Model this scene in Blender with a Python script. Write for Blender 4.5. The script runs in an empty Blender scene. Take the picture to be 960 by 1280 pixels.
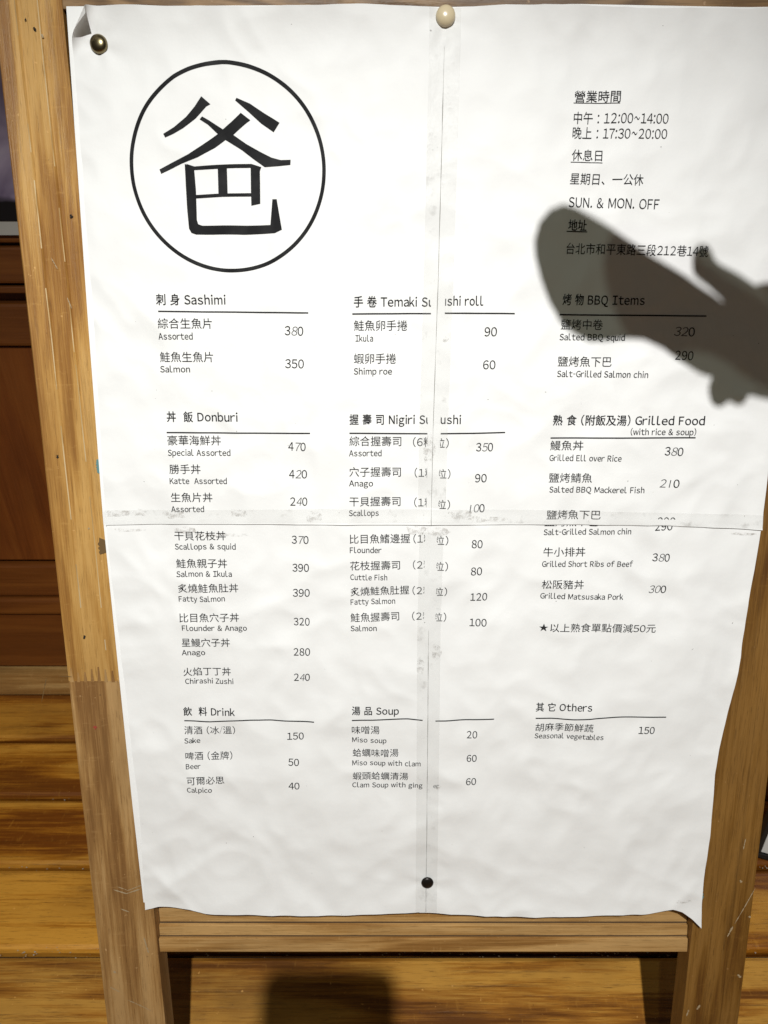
import bpy, bmesh, math, random
from mathutils import Vector, Matrix, noise
random.seed(7)
SC = bpy.context.scene
COL = SC.collection

# ------------------------------------------------------------ camera
H = 1.05                                   # lens height above the floor (m)
PITCH = math.radians(29.38)
cam_d = bpy.data.cameras.new('camera')
cam_d.sensor_fit = 'VERTICAL'; cam_d.sensor_height = 36.0
cam_d.lens = 36.0 * 853.0 / 1280.0
cam_d.clip_start = 0.01; cam_d.clip_end = 50
cam = bpy.data.objects.new('camera', cam_d); COL.objects.link(cam)
cam.location = (0, 0, H); cam.rotation_euler = (math.pi/2 - PITCH, 0, 0)
cam_d.dof.use_dof = True; cam_d.dof.focus_distance = 0.62; cam_d.dof.aperture_fstop = 13.0
SC.camera = cam
CAM = Vector((0, 0, H))
FWD = Vector((0, math.cos(PITCH), -math.sin(PITCH)))
UPC = Vector((0, math.sin(PITCH), math.cos(PITCH)))

# ------------------------------------------------------------ world: dim night interior
W = bpy.data.worlds.new('World'); SC.world = W; W.use_nodes = True
bg = W.node_tree.nodes['Background']
bg.inputs[0].default_value = (1.0, 0.88, 0.70, 1); bg.inputs[1].default_value = 0.066

# ------------------------------------------------------------ the leaning sign's own plane
TILT = math.radians(12.1)
O = CAM + FWD * 0.62
U = Vector((1, 0, 0))
V = UPC * math.cos(TILT) - FWD * math.sin(TILT)
N = U.cross(V).normalized()                # towards the reader
def SP(u, v, n=0.0):                       # millimetres on the sign -> world metres
    return O + U*(u*.001) + V*(v*.001) + N*(n*.001)

# ------------------------------------------------------------ lamps
ray = (FWD + U*(-20/853) + UPC*(-600/853)).normalized()
LAMP = CAM - ray * .95                    # the ceiling lamp above and behind the reader
def spot(name, loc, aim, watts, size, blend, rad, colr):
    l = bpy.data.lights.new(name, 'SPOT'); l.energy = watts; l.spot_size = math.radians(size)
    l.spot_blend = blend; l.shadow_soft_size = rad; l.color = colr
    o = bpy.data.objects.new(name, l); COL.objects.link(o); o.location = loc
    o.rotation_euler = (Vector(aim) - Vector(loc)).to_track_quat('-Z', 'Y').to_euler()
    return o
AIM = Vector((-.05, math.cos(math.radians(65)), -math.sin(math.radians(65))))
spot('ceiling_spot', LAMP, LAMP + AIM, 127, 86, 1.0, .012, (1, .993, .978))
LAMP2 = LAMP + Vector((-.19, .0, .05))
spot('second_ceiling_spot', LAMP2, LAMP2 + AIM, 8, 90, 1.0, .016, (.86, 1, .80))
SC.view_settings.view_transform = 'Standard'; SC.view_settings.look = 'None'
SC.view_settings.exposure = 0; SC.view_settings.gamma = 1

# ------------------------------------------------------------ helpers
def tag(o, label=None, cat=None, group=None, kind=None):
    if label: o['label'] = label
    if cat: o['category'] = cat
    if group: o['group'] = group
    if kind: o['kind'] = kind
    return o
def empty(name, loc):
    o = bpy.data.objects.new(name, None); COL.objects.link(o); o.location = loc
    o.empty_display_size = .05
    return o
bpy.context.view_layer.update()
def mesh_obj(name, verts, faces, mat, parent=None, origin=None, smooth=False, bevel=0.0):
    """verts in world metres; the object's origin sits in its middle"""
    c = Vector(origin) if origin is not None else sum((Vector(v) for v in verts), Vector())/len(verts)
    me = bpy.data.meshes.new(name)
    me.from_pydata([Vector(v)-c for v in verts], [], faces); me.materials.append(mat)
    bm = bmesh.new(); bm.from_mesh(me)
    if bevel:
        bmesh.ops.recalc_face_normals(bm, faces=bm.faces)
        es = [e for e in bm.edges if len(e.link_faces) == 2 and e.calc_face_angle(0) > .5]
        bmesh.ops.bevel(bm, geom=es, offset=bevel, segments=2, affect='EDGES', profile=.6)
    bm.to_mesh(me); bm.free()
    if smooth: me.polygons.foreach_set('use_smooth', [True]*len(me.polygons))
    o = bpy.data.objects.new(name, me); COL.objects.link(o)
    if parent:
        o.parent = parent; o.location = c - world_loc(parent)
    else: o.location = c
    return o
def world_loc(o):
    p = Vector(o.location)
    while o.parent: o = o.parent; p += Vector(o.location)
    return p
def prism(name, outline, n0, n1, mat, parent, bevel=.0006):
    """closed outline of (u,v) mm on the sign plane, from depth n0 to n1 (mm)"""
    k = len(outline)
    vs = [SP(u, v, n1) for u, v in outline] + [SP(u, v, n0) for u, v in outline]
    fs = [list(range(k)), list(range(2*k-1, k-1, -1))] + [[i, k+i, k+(i+1) % k, (i+1) % k] for i in range(k)]
    return mesh_obj(name, vs, fs, mat, parent, bevel=bevel)
def box(name, lo, hi, mat, parent=None, bevel=.002):
    x0, y0, z0 = lo; x1, y1, z1 = hi
    vs = [(x, y, z) for x in (x0, x1) for y in (y0, y1) for z in (z0, z1)]
    fs = [(0,1,3,2), (4,6,7,5), (0,4,5,1), (2,3,7,6), (0,2,6,4), (1,5,7,3)]
    return mesh_obj(name, vs, fs, mat, parent, bevel=bevel)

# ------------------------------------------------------------ materials
def newmat(name):
    m = bpy.data.materials.new(name); m.use_nodes = True
    nt = m.node_tree; b = nt.nodes['Principled BSDF']
    return m, nt, b
def nd(nt, t, **k):
    n = nt.nodes.new(t)
    for a, b in k.items(): setattr(n, a, b)
    return n
def mix(nt, fac, a, b, mode='MIX'):
    n = nt.nodes.new('ShaderNodeMix'); n.data_type = 'RGBA'; n.blend_type = mode
    for i, x in ((0, fac), (6, a), (7, b)):
        if isinstance(x, (int, float)): n.inputs[i].default_value = x
        elif isinstance(x, tuple): n.inputs[i].default_value = (*x, 1)
        else: nt.links.new(x, n.inputs[i])
    return n.outputs[2]
def mth(nt, op, a, b=0.0):
    n = nt.nodes.new('ShaderNodeMath'); n.operation = op
    for i, x in ((0, a), (1, b)):
        if isinstance(x, (int, float)): n.inputs[i].default_value = x
        else: nt.links.new(x, n.inputs[i])
    return n.outputs[0]
def ramp(nt, fac, stops):
    n = nt.nodes.new('ShaderNodeValToRGB'); nt.links.new(fac, n.inputs[0])
    e = n.color_ramp.elements
    while len(e) < len(stops): e.new(.5)
    for i, (p, c) in enumerate(stops):
        e[i].position = p; e[i].color = (*c, 1) if isinstance(c, tuple) else (c, c, c, 1)
    return n.outputs[0]
def wood(name, dark, mid, light, axis, rough=.5, grime=(.05,.035,.02), grime_amt=.5, scale=1.0, coat=0.0, scratch=.5, streak=.6, bumpk=1.0, ring=1.0, pores=.55, wear=.22, con=1.0):
    """grain runs along `axis` (a world direction); object coordinates plus a per-object offset"""
    m, nt, b = newmat(name)
    tc = nd(nt, 'ShaderNodeTexCoord'); oi = nd(nt, 'ShaderNodeObjectInfo')
    ax = Vector(axis).normalized()
    rot = ax.to_track_quat('Y', 'Z').inverted().to_euler()
    mp = nd(nt, 'ShaderNodeMapping', vector_type='POINT'); mp.inputs['Rotation'].default_value = rot
    nt.links.new(tc.outputs['Object'], mp.inputs[0])
    off = nd(nt, 'ShaderNodeVectorMath', operation='SCALE'); off.inputs[0].default_value = (13.1, 7.7, 5.3)
    nt.links.new(oi.outputs['Random'], off.inputs['Scale'])
    add = nd(nt, 'ShaderNodeVectorMath', operation='ADD')
    nt.links.new(mp.outputs[0], add.inputs[0]); nt.links.new(off.outputs[0], add.inputs[1])
    P = add.outputs[0]
    def aniso(sx, sy, detail, rgh=.55, dist=0.0):
        k = nd(nt, 'ShaderNodeMapping'); k.inputs['Scale'].default_value = (sx*scale, sy*scale, sx*scale)
        nt.links.new(P, k.inputs[0])
        n = nd(nt, 'ShaderNodeTexNoise'); n.inputs['Scale'].default_value = 1; n.inputs['Detail'].default_value = detail
        n.inputs['Roughness'].default_value = rgh; n.inputs['Lacunarity'].default_value = 2.1; n.inputs['Distortion'].default_value = dist
        nt.links.new(k.outputs[0], n.inputs['Vector']); return n.outputs[0]
    big = aniso(22, 2.2, 3, .5, .6)
    rings = mth(nt, 'SINE', mth(nt, 'MULTIPLY', big, 60.0*ring))
    rings = mth(nt, 'MULTIPLY', mth(nt, 'ADD', rings, 1), .5)
    fine = aniso(330, 8, 6, .7)
    fib = aniso(900, 26, 3, .7)
    pat = aniso(9, 4, 4, .6, .3)
    v = mth(nt, 'ADD', mth(nt, 'MULTIPLY', rings, .30), mth(nt, 'MULTIPLY', fine, .55))
    v = mth(nt, 'ADD', v, mth(nt, 'MULTIPLY', fib, .25))
    c = ramp(nt, v, [(.545-.155*con, dark), (.545, mid), (.545+.155*con, light)])
    st = ramp(nt, aniso(120, 4, 6, .75, .12), [(.56, 0.0), (.70, 1.0)])
    c = mix(nt, mth(nt, 'MULTIPLY', st, streak), c, tuple(x*.45 for x in dark))
    pore = ramp(nt, aniso(1500, 45, 2, .6, .2), [(.60, 0.0), (.68, 1.0)])
    c = mix(nt, mth(nt, 'MULTIPLY', pore, pores), c, tuple(x*.55 for x in dark))
    lat = ramp(nt, aniso(55, 190, 3, .7), [(.60, 0.0), (.72, 1.0)])
    c = mix(nt, mth(nt, 'MULTIPLY', lat, wear), c, tuple(min(1, x*1.15) for x in light))
    gr = ramp(nt, pat, [(.42, 0.0), (.74, 1.0)])
    c = mix(nt, mth(nt, 'MULTIPLY', gr, grime_amt), c, grime)
    # short pale scratches and specks of grit
    vo = nd(nt, 'ShaderNodeTexNoise'); vo.inputs['Scale'].default_value = 210; vo.inputs['Detail'].default_value = 2
    nt.links.new(P, vo.inputs['Vector'])
    sp = ramp(nt, vo.outputs[0], [(.73, 0.0), (.77, 1.0)])
    c = mix(nt, mth(nt, 'MULTIPLY', sp, scratch), c, tuple(min(1, x*1.5+.08) for x in light))
    sp2 = ramp(nt, vo.outputs[0], [(.21, 1.0), (.26, 0.0)])
    c = mix(nt, mth(nt, 'MULTIPLY', sp2, scratch), c, (.02, .013, .008))
    nt.links.new(c, b.inputs['Base Color'])
    r = mth(nt, 'ADD', mth(nt, 'MULTIPLY', fine, .25), rough-.12); nt.links.new(r, b.inputs['Roughness'])
    b.inputs['Coat Weight'].default_value = coat; b.inputs['Coat Roughness'].default_value = .25
    bp = nd(nt, 'ShaderNodeBump'); bp.inputs['Strength'].default_value = .5*bumpk; bp.inputs['Distance'].default_value = .0006
    hh = mth(nt, 'SUBTRACT', mth(nt, 'ADD', fine, mth(nt, 'MULTIPLY', fib, .6)), mth(nt, 'MULTIPLY', st, .6))
    nt.links.new(hh, bp.inputs['Height']); nt.links.new(bp.outputs[0], b.inputs['Normal'])
    return m
XA = (1, 0, 0)
M_stile = wood('honey_pine', (.27,.118,.022), (.43,.222,.052), (.56,.325,.098), V, .5, (.22,.11,.03), .35, scratch=.3, streak=.35, ring=.3, con=1.0)
M_stile_low = wood('weathered_pine', (.20,.094,.027), (.34,.183,.060), (.47,.285,.115), V, .5, (.17,.092,.034), .5, scratch=.35, streak=.45, ring=.3, con=1.0)
M_stile_r = wood('brown_pine', (.095,.036,.005), (.165,.074,.011), (.24,.118,.025), V, .5, (.095,.046,.013), .4, scratch=.3, streak=.4, ring=.3, con=1.0)
M_worn = wood('worn_pale_arris', (.42,.26,.10), (.60,.42,.20), (.72,.55,.32), V, .5, scratch=.2, streak=.1)
M_rail = wood('rail_pine', (.25,.118,.028), (.39,.21,.064), (.52,.315,.120), XA, .5, (.17,.095,.036), .4, scratch=.3, streak=.35, ring=.3)
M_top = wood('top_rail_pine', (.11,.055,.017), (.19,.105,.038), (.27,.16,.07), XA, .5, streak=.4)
M_inner = wood('inner_edge_pine', (.14,.055,.015), (.26,.115,.035), (.36,.18,.06), V, .45)
M_floor = wood('varnished_floor_pine', (.18,.050,.004), (.43,.162,.012), (.64,.30,.038), XA, .36, (.14,.048,.007), .6, coat=.3, scratch=.4, streak=.9, scale=.8, ring=.22, con=.9)
M_floor2 = wood('worn_floor_pine', (.16,.052,.005), (.39,.155,.016), (.58,.29,.048), XA, .42, (.09,.038,.010), .6, coat=.2, scratch=.5, streak=.95, scale=.8, ring=.22, con=.9)
M_base = wood('pale_skirting_pine', (.34,.17,.045), (.50,.29,.095), (.66,.43,.17), XA, .5, (.25,.13,.04), streak=.3, ring=.2)
M_wall = wood('dark_red_panel_wood', (.13,.030,.003), (.20,.052,.006), (.26,.078,.010), (0,0,1), .5, (.08,.022,.004), .3, scratch=0, streak=.1, ring=.2, pores=.1, wear=0, con=1.8)
M_wallx = wood('dark_red_rail_wood', (.13,.035,.004), (.19,.058,.008), (.25,.085,.013), XA, .5, (.08,.025,.005), .3, scratch=0, streak=.1, ring=.2, pores=.1, wear=0, con=1.8)
def plain(name, c, rough=.5, metal=0.0, **k):
    m, nt, b = newmat(name)
    b.inputs['Base Color'].default_value = (*c, 1); b.inputs['Roughness'].default_value = rough; b.inputs['Metallic'].default_value = metal
    for a, v in k.items(): b.inputs[a].default_value = v
    return m
def paper_mat(name, col, dirt=.12):
    m, nt, b = newmat(name)
    tc = nd(nt, 'ShaderNodeTexCoord')
    n1 = nd(nt, 'ShaderNodeTexNoise'); n1.inputs['Scale'].default_value = 16; n1.inputs['Detail'].default_value = 5
    nt.links.new(tc.outputs['Object'], n1.inputs['Vector'])
    c = mix(nt, mth(nt, 'MULTIPLY', ramp(nt, n1.outputs[0], [(.45, 0.0), (.75, 1.0)]), dirt), col, tuple(x*.74 for x in col))
    n2 = nd(nt, 'ShaderNodeTexNoise'); n2.inputs['Scale'].default_value = 330; n2.inputs['Detail'].default_value = 1
    nt.links.new(tc.outputs['Object'], n2.inputs['Vector'])
    c = mix(nt, mth(nt, 'MULTIPLY', ramp(nt, n2.outputs[0], [(.82, 0.0), (.83, 1.0)]), .6), c, (.12, .11, .10))
    nt.links.new(c, b.inputs['Base Color'])
    b.inputs['Roughness'].default_value = .62; b.inputs['Specular IOR Level'].default_value = .3
    n3 = nd(nt, 'ShaderNodeTexNoise'); n3.inputs['Scale'].default_value = 60; n3.inputs['Detail'].default_value = 6; n3.inputs['Roughness'].default_value = .6
    nt.links.new(tc.outputs['Object'], n3.inputs['Vector'])
    bp = nd(nt, 'ShaderNodeBump'); bp.inputs['Strength'].default_value = .22; bp.inputs['Distance'].default_value = .0016
    nt.links.new(n3.outputs[0], bp.inputs['Height']); nt.links.new(bp.outputs[0], b.inputs['Normal'])
    return m
M_paper = paper_mat('white_copy_paper', (.80,.80,.79))
M_back = paper_mat('backing_paper', (.86,.86,.85), .05)
def ink(name, c, vary=.5, scale=900):
    m, nt, b = newmat(name)
    tc = nd(nt, 'ShaderNodeTexCoord')
    n = nd(nt, 'ShaderNodeTexNoise'); n.inputs['Scale'].default_value = 45; n.inputs['Detail'].default_value = 6
    nt.links.new(tc.outputs['Object'], n.inputs['Vector'])
    cc = mix(nt, ramp(nt, n.outputs[0], [(.45, 0.0), (.78, 1.0)]), c, tuple(min(.6, x+vary*.12) for x in c))
    nt.links.new(cc, b.inputs['Base Color']); b.inputs['Roughness'].default_value = .7; b.inputs['Specular IOR Level'].default_value = .15
    return m
M_ink = ink('black_toner', (.009,.009,.010), .15)
M_ink_thin = ink('grey_toner', (.011,.011,.012), .2)
M_ink_pen = ink('pencil_grey', (.055,.055,.057), .6)
M_tape = None
def tape_mat():
    m, nt, b = newmat('clear_tape')
    tc = nd(nt, 'ShaderNodeTexCoord')
    n = nd(nt, 'ShaderNodeTexNoise'); n.inputs['Scale'].default_value = 70; n.inputs['Detail'].default_value = 6; n.inputs['Roughness'].default_value = .7
    nt.links.new(tc.outputs['Object'], n.inputs['Vector'])
    d = ramp(nt, n.outputs[0], [(.58, 0.0), (.72, 1.0)])
    b.inputs['Base Color'].default_value = (.42, .42, .39, 1)
    c = mix(nt, d, (.52,.52,.49), (.20,.18,.15)); nt.links.new(c, b.inputs['Base Color'])
    a = mth(nt, 'ADD', mth(nt, 'MULTIPLY', d, .14), .095); nt.links.new(a, b.inputs['Alpha'])
    b.inputs['Roughness'].default_value = .24
    bp = nd(nt, 'ShaderNodeBump'); bp.inputs['Strength'].default_value = .5; bp.inputs['Distance'].default_value = .0015
    nt.links.new(n.outputs[0], bp.inputs['Height']); nt.links.new(bp.outputs[0], b.inputs['Normal'])
    return m
M_tape = tape_mat()
M_brass = plain('antique_brass', (.22,.18,.10), .28, 1.0)
M_cream = plain('cream_lacquer', (.62,.52,.34), .25, 0.0)
M_blackpin = plain('black_oxide', (.015,.012,.010), .35, .5)
M_seam = plain('dark_seam', (.07,.04,.018), .9)
M_gap = plain('dark_void', (.012,.008,.005), .9)

# ------------------------------------------------------------ floor
floor = box('floor', (-1.6, -.9, -.06), (1.6, 1.3, -.022), M_gap, None, bevel=0)
tag(floor, kind='structure')
bw = .1325; j0 = .5535
k0 = -9
for k in range(k0, 5):
    ya = j0 + bw*k; yb = ya + bw
    if yb > 1.2: break
    gap = .0036
    # rounded long edges: the cross-section is swept along x
    r = .008
    zt = random.uniform(-.0012, .0008)
    prof = [(ya+gap, -.02), (ya+gap, zt-r), (ya+gap+r*.3, zt-r*.35), (ya+gap+r, zt), (yb-gap-r, zt), (yb-gap-r*.3, zt-r*.35), (yb-gap, zt-r), (yb-gap, -.02)]
    x0, x1 = -1.6, 1.6
    nseg = 24
    vs = []; fs = []
    for i in range(nseg+1):
        x = x0 + (x1-x0)*i/nseg
        for (y, z) in prof:
            w = noise.noise(Vector((x*6, y*9, k))) * .0007
            vs.append((x, y + w, z + (w*.6 if z > -.01 else 0)))
    m_ = len(prof)
    for i in range(nseg):
        for j in range(m_-1):
            a = i*m_+j; fs.append((a, a+m_, a+m_+1, a+1))
    fs.append(tuple(range(m_))); fs.append(tuple(nseg*m_ + j for j in reversed(range(m_))))
    b_ = mesh_obj('floor_board', vs, fs, M_floor if k >= 0 else M_floor2, floor, origin=(0, (ya+yb)/2, 0))

# ------------------------------------------------------------ panelled wall behind
YW = 1.078
wall = empty('panelled_wall', (0, YW, 0)); tag(wall, 'dark red-brown wooden panelling with rails and a pale skirting board behind the sign', 'wall')
wb = box('back_board', (-1.6, YW+.03, 0), (1.6, YW+.06, 1.7), M_wall, wall, 0)
box('skirting_board', (-1.6, YW-.006, .0), (1.6, YW+.03, .058), M_base, wall, .004)
box('panel', (-1.6, YW+.012, .066), (1.6, YW+.03, .205), M_wallx, wall, .001)
box('rail', (-1.6, YW+.002, .208), (1.6, YW+.03, .245), M_wallx, wall, .006)
box('rail', (-1.6, YW+.008, .248), (1.6, YW+.03, .322), M_wallx, wall, .006)
px = [-1.6, -1.21, -.83, -.52, -.22, .1, .45, .8, 1.2, 1.6]
for a, b in zip(px[:-1], px[1:]):
    box('panel', (a+.001, YW+.014, .330), (b-.001, YW+.03, .742), M_wall, wall, .002)
box('rail', (-1.6, YW+.004, .745), (1.6, YW+.03, .812), M_wallx, wall, .005)
box('rail', (-1.6, YW+.002, .828), (1.6, YW+.03, .838), M_wallx, wall, .002)
box('rail', (-1.6, YW+.004, .842), (1.6, YW+.03, .895), M_wallx, wall, .004)
box('rail', (-1.6, YW+.008, .90), (1.6, YW+.03, 1.7), M_wallx, wall, .004)
# photo poster on that wall
m, nt, b = newmat('photo_print')
tc = nd(nt, 'ShaderNodeTexCoord'); n1 = nd(nt, 'ShaderNodeTexNoise'); n1.inputs['Scale'].default_value = 9; n1.inputs['Detail'].default_value = 3; n1.inputs['Distortion'].default_value = 1.2
nt.links.new(tc.outputs['Object'], n1.inputs['Vector'])
lav = ramp(nt, n1.outputs[0], [(.35, (.22,.17,.28)), (.6, (.50,.42,.58)), (.75, (.62,.56,.7))])
sx = nd(nt, 'ShaderNodeSeparateXYZ'); nt.links.new(tc.outputs['Object'], sx.inputs[0])
edge = mth(nt, 'ADD', sx.outputs[2], mth(nt, 'MULTIPLY', n1.outputs[0], .03))
msk = ramp(nt, mth(nt, 'ADD', edge, .5), [(.470, 1.0), (.476, 0.0)])
nt.links.new(mix(nt, msk, lav, (.012,.010,.012)), b.inputs['Base Color']); b.inputs['Roughness'].default_value = .3
poster = empty('photo_poster', (-.78, YW, .9)); tag(poster, 'lavender and black photo print with a white border pinned on the panelling at far left', 'poster')
mesh_obj('border', [(-1.0, YW+.000, .912), (-.47, YW+.000, .912), (-.47, YW+.000, 1.3), (-1.0, YW+.000, 1.3), (-1.0, YW+.004, .912), (-.47, YW+.004, .912), (-.47, YW+.004, 1.3), (-1.0, YW+.004, 1.3)],
         [(0,1,2,3), (7,6,5,4), (0,4,5,1), (1,5,6,2), (2,6,7,3), (3,7,4,0)], plain('poster_white', (.55,.54,.50), .5), poster)
mesh_obj('picture', [(-1.0, YW-.001, .931), (-.485, YW-.001, .931), (-.485, YW-.001, 1.28), (-1.0, YW-.001, 1.28), (-1.0, YW+.001, .931), (-.485, YW+.001, .931), (-.485, YW+.001, 1.28), (-1.0, YW+.001, 1.28)],
         [(0,1,2,3), (7,6,5,4), (0,4,5,1), (1,5,6,2), (2,6,7,3), (3,7,4,0)], m, poster, origin=(-.78, YW, 1.0))

# ------------------------------------------------------------ the sandwich-board sign
FL = -781.0                                # where the sign plane meets the floor (mm down the sign)
sign = empty('sign_stand', SP(35, FL)); tag(sign, 'pine sandwich-board stand on plank floor, its front covered by the white menu', 'sign stand')
def nz(x, y, s): return noise.noise(Vector((x, y, s)))
def stile(name, ol, il, vt, vb, mat, teeth_top=False, teeth_bot=False, grooves=True):
    """ol / il: outer and inner edge as functions of v; front face at n=0 carries two fine grooves"""
    g = [.0, .022, .318, .336, .352, .648, .664, .68, .965, 1.0]
    dep = [-1.2, 0, -.2, 0, -1.3, -.3, 0, -1.3, -.2, -1.8]
    def row(v, n=None, extra=0):
        a, b = ol(v), il(v)
        return [(a+(b-a)*t, v, (d if n is None else n)) for t, d in zip(g, dep)]
    vs = []; fs = []
    step = 60
    K = len(g)
    for i in range(step+1):
        v = vt + (vb-vt)*i/step
        fade = 1.0 if v > 120 else max(.25, 1-(120-v)/260)
        for (u_, v_, n_) in row(v): vs.append(SP(u_ + noise.noise(Vector((v*.02, u_*.05, 3)))*.35, v_, n_*fade))
    for i in range(step):
        for j in range(K-1): fs.append((i*K+j, (i+1)*K+j, (i+1)*K+j+1, i*K+j+1))
    nf = len(fs); base = len(vs)
    for i in range(step+1):
        v = vt + (vb-vt)*i/step
        vs.append(SP(ol(v), v, -24)); vs.append(SP(il(v), v, -24))
    for i in range(step):
        a = base+2*i
        fs.append((a, a+1, a+3, a+2))
        fs.append((i*K, a, a+2, (i+1)*K)); fs.append((i*K+K-1, (i+1)*K+K-1, a+3, a+1))
    fs.append(tuple([j for j in range(K)] + [base+1, base]))
    l = step*K; fs.append(tuple([l+j for j in reversed(range(K))] + [base+2*step, base+2*step+1]))
    o = mesh_obj(name, vs, fs, mat, sign)
    o.data.materials.append(M_worn)
    for p in o.data.polygons[:nf]:
        j = p.index % (K-1)
        i = p.index // (K-1)
        if j in (2, 5) and mat == M_stile and nz(i*.3, j, 4.4) > -.42 + .6*i/step: p.material_index = 1
    return o
def lerpf(v0, a, v1, b): return lambda v: a + (b-a)*(v-v0)/(v1-v0)
oL = lerpf(410, -307, -567, -299.5); iL = lerpf(410, -253, -567, -236.8)
oR = lerpf(-330, 381, -567, 383.0); iR = lambda v: 322.3
VJ = -160.0                                # height of the finger joint in the left leg
left_leg = stile('leg', oL, iL, 470, VJ-6, M_stile); left_leg['label'] = 'honey pine upper length of the left leg'
low = stile('leg', oL, iL, VJ-6.0, FL+4, M_stile_low); low['label'] = 'greyer weathered lower length of the left leg'
# the finger joint: interlocking teeth let into the face
w0, w1 = oL(VJ), iL(VJ)
nt_ = 9
for i in range(nt_):
    a = w0 + (w1-w0)*(i+.12)/nt_; b_ = w0 + (w1-w0)*(i+.88)/nt_
    q_ = random.uniform(0, 7)
    prism('joint_finger', [(a+.8, VJ-7), (b_-.8, VJ-7), ((a+b_)/2+.6, VJ+2+q_), ((a+b_)/2-.6, VJ+2+q_)], -2, .12, M_stile_low, sign, 0)
stile('leg', iR, oR, 470, FL+4, M_stile_r)['label'] = 'browner right leg with pale scratches'
# top rail (its ends run under the mitre line of the legs)
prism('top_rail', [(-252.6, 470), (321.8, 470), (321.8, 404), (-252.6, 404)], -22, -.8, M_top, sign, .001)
def rail(v1, v0, n, mat=M_rail):
    return prism('rail_strip', [(iL(v1)+.4, v1), (iR(v1)-.4-(-v1-425)*.02, v1), (iR(v0)-.4, v0), (iL(v0)+.4, v0)], -24, n, mat, sign, .0007)
rail(-400, -448.5, -12)
rail(-449.0, -461.8, -8)
rail(-462.2, -478.3, -4)
for (v_, n_) in ((-448.75, -8.6), (-462.0, -4.8)):
    prism('rail_groove', [(iL(v_)+1, v_+.75), (iR(v_)-1, v_+.75), (iR(v_)-1, v_-.25), (iL(v_)+1, v_-.25)], n_-3.6, n_-2.6, M_seam, sign, 0)  # dark strip laid into the joint between rail strips
prism('board', [(-248, 404), (320, 404), (320, -400), (-248, -400)], -18, -10, plain('painted_hardboard', (.05,.055,.05), .6), sign, 0)
# rear legs splay back from the hinge at the top
def bar(name, p, q, w, t, mat, parent):
    p, q = Vector(p), Vector(q); d = (q-p).normalized(); s = Vector((1,0,0)); n_ = d.cross(s).normalized()
    vs = [c + s*(a*w/2) + n_*(b*t/2) for c in (p, q) for a, b in ((-1,-1), (1,-1), (1,1), (-1,1))]
    return mesh_obj(name, vs, [(0,1,2,3), (7,6,5,4), (0,4,5,1), (1,5,6,2), (2,6,7,3), (3,7,4,0)], mat, parent, bevel=.002)
for u_ in (-220, 295):
    t_ = SP(u_, 440, -36); bar('rear_leg', t_, (t_.x, t_.y+.30, .012), .045, .022, M_stile, sign)
tL = SP(-220, -250, -36)
tt = SP(0, 440, -36); fr = .72
bar_y = tt.y + .30*fr; bar_z = tt.z*(1-fr)
box('rear_crossbar', (-.20, bar_y-.011, bar_z-.02), (.275, bar_y+.011, bar_z+.02), M_rail, sign)
for u_ in (-200, 275):
    box('hinge', (u_/1000-.02, SP(0,440,-36).y-.008, SP(0,440,-30).z-.02), (u_/1000+.02, SP(0,440,-30).y+.004, SP(0,440,-30).z+.02), M_brass, sign, .001)

# ------------------------------------------------------------ paper surface
def nz(x, y, s): return noise.noise(Vector((x, y, s)))
def smooth(x): x = max(0., min(1., x)); return x*x*(3-2*x)
CREASES = [((-242.57,-365.77), (-192.74,-423.04), .9, 5), ((-221.61,-263.02), (-175.08,-280.74), .5, 6), ((295.26,-417.23), (318.87,-386.55), 1.2, 7), ((307.31,-377.07), (318.54,-348.97), .6, 6),
           ((260.07,58.28), (326.61,36.70), .35, 8), ((175.81,-294.16), (268.73,-258.62), .35, 12), ((-176.29,-303.17), (-121.89,-348.97), .4, 10), ((77.66,324.25), (144.97,276.25), .4, 12),
           ((178.48,-68.44), (241.70,-115.85), .35, 12), ((298.23,-76.24), (334.37,-99.88), .6, 7), ((-8.21,-381.80), (32.92,-391.30), .5, 6), ((-45.68,-140.11), (30.77,-173.07), .3, 12)]
TACKS = [((-224.75,377.93), 12), ((47.84,396.45), 16), ((44.39,-387.50), 16)]
def height(u, v):
    """how far the paper stands off the frame, in mm"""
    h = 2.3 + 1.5*nz(u/66, v/70, 1.3) + 1.05*nz(u/31, v/36, 5.1) + .30*nz(u/14, v/16, 9.4)
    h += .35*nz((u+v)/30, (u-v)/80, 2.2)
    wx, wy = u + 22*nz(u/90, v/90, 21), v + 22*nz(u/90, v/90, 31)
    h -= 2.7*abs(nz(wx/62, wy/52, 14.2)) - .7 + 1.45*abs(nz(wx/27, wy/33, 17.7))
    for (a, b, amp, w) in CREASES:
        dx, dy = b[0]-a[0], b[1]-a[1]; L = math.hypot(dx, dy)
        t = ((u-a[0])*dx + (v-a[1])*dy)/L; d = ((u-a[0])*dy - (v-a[1])*dx)/L
        if -8 < t < L+8 and abs(d) < w*3:
            f = smooth((t+8)/12)*smooth((L+8-t)/12)
            h += amp*f*math.exp(-abs(d)/w)
    top = max(0, v-362)/42.0; bot = max(0, -352-v)/68.0
    e = 5.5*top*top*(1-.6*math.exp(-((u-47)/45)**2))*(1-.55*smooth((-200-u)/30))
    h += e
    h += 3.4*bot*bot*(1-.75*math.exp(-((u-44)/40)**2))*(1-.5*smooth((-205-u)/30))
    for (p, r) in TACKS:
        d = math.hypot(u-p[0], v-p[1]); k = math.exp(-(d/r)**2)
        h = h*(1-.8*k) + .5*k
        ang = math.atan2(v-p[1], u-p[0]); h += .5*math.sin(5*ang+1)*math.exp(-((d-r)/r)**2)
    h += 1.5*math.exp(-((u-342)/10)**2)*(1 if v < 150 else .3)
    return max(.35, h)
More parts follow.
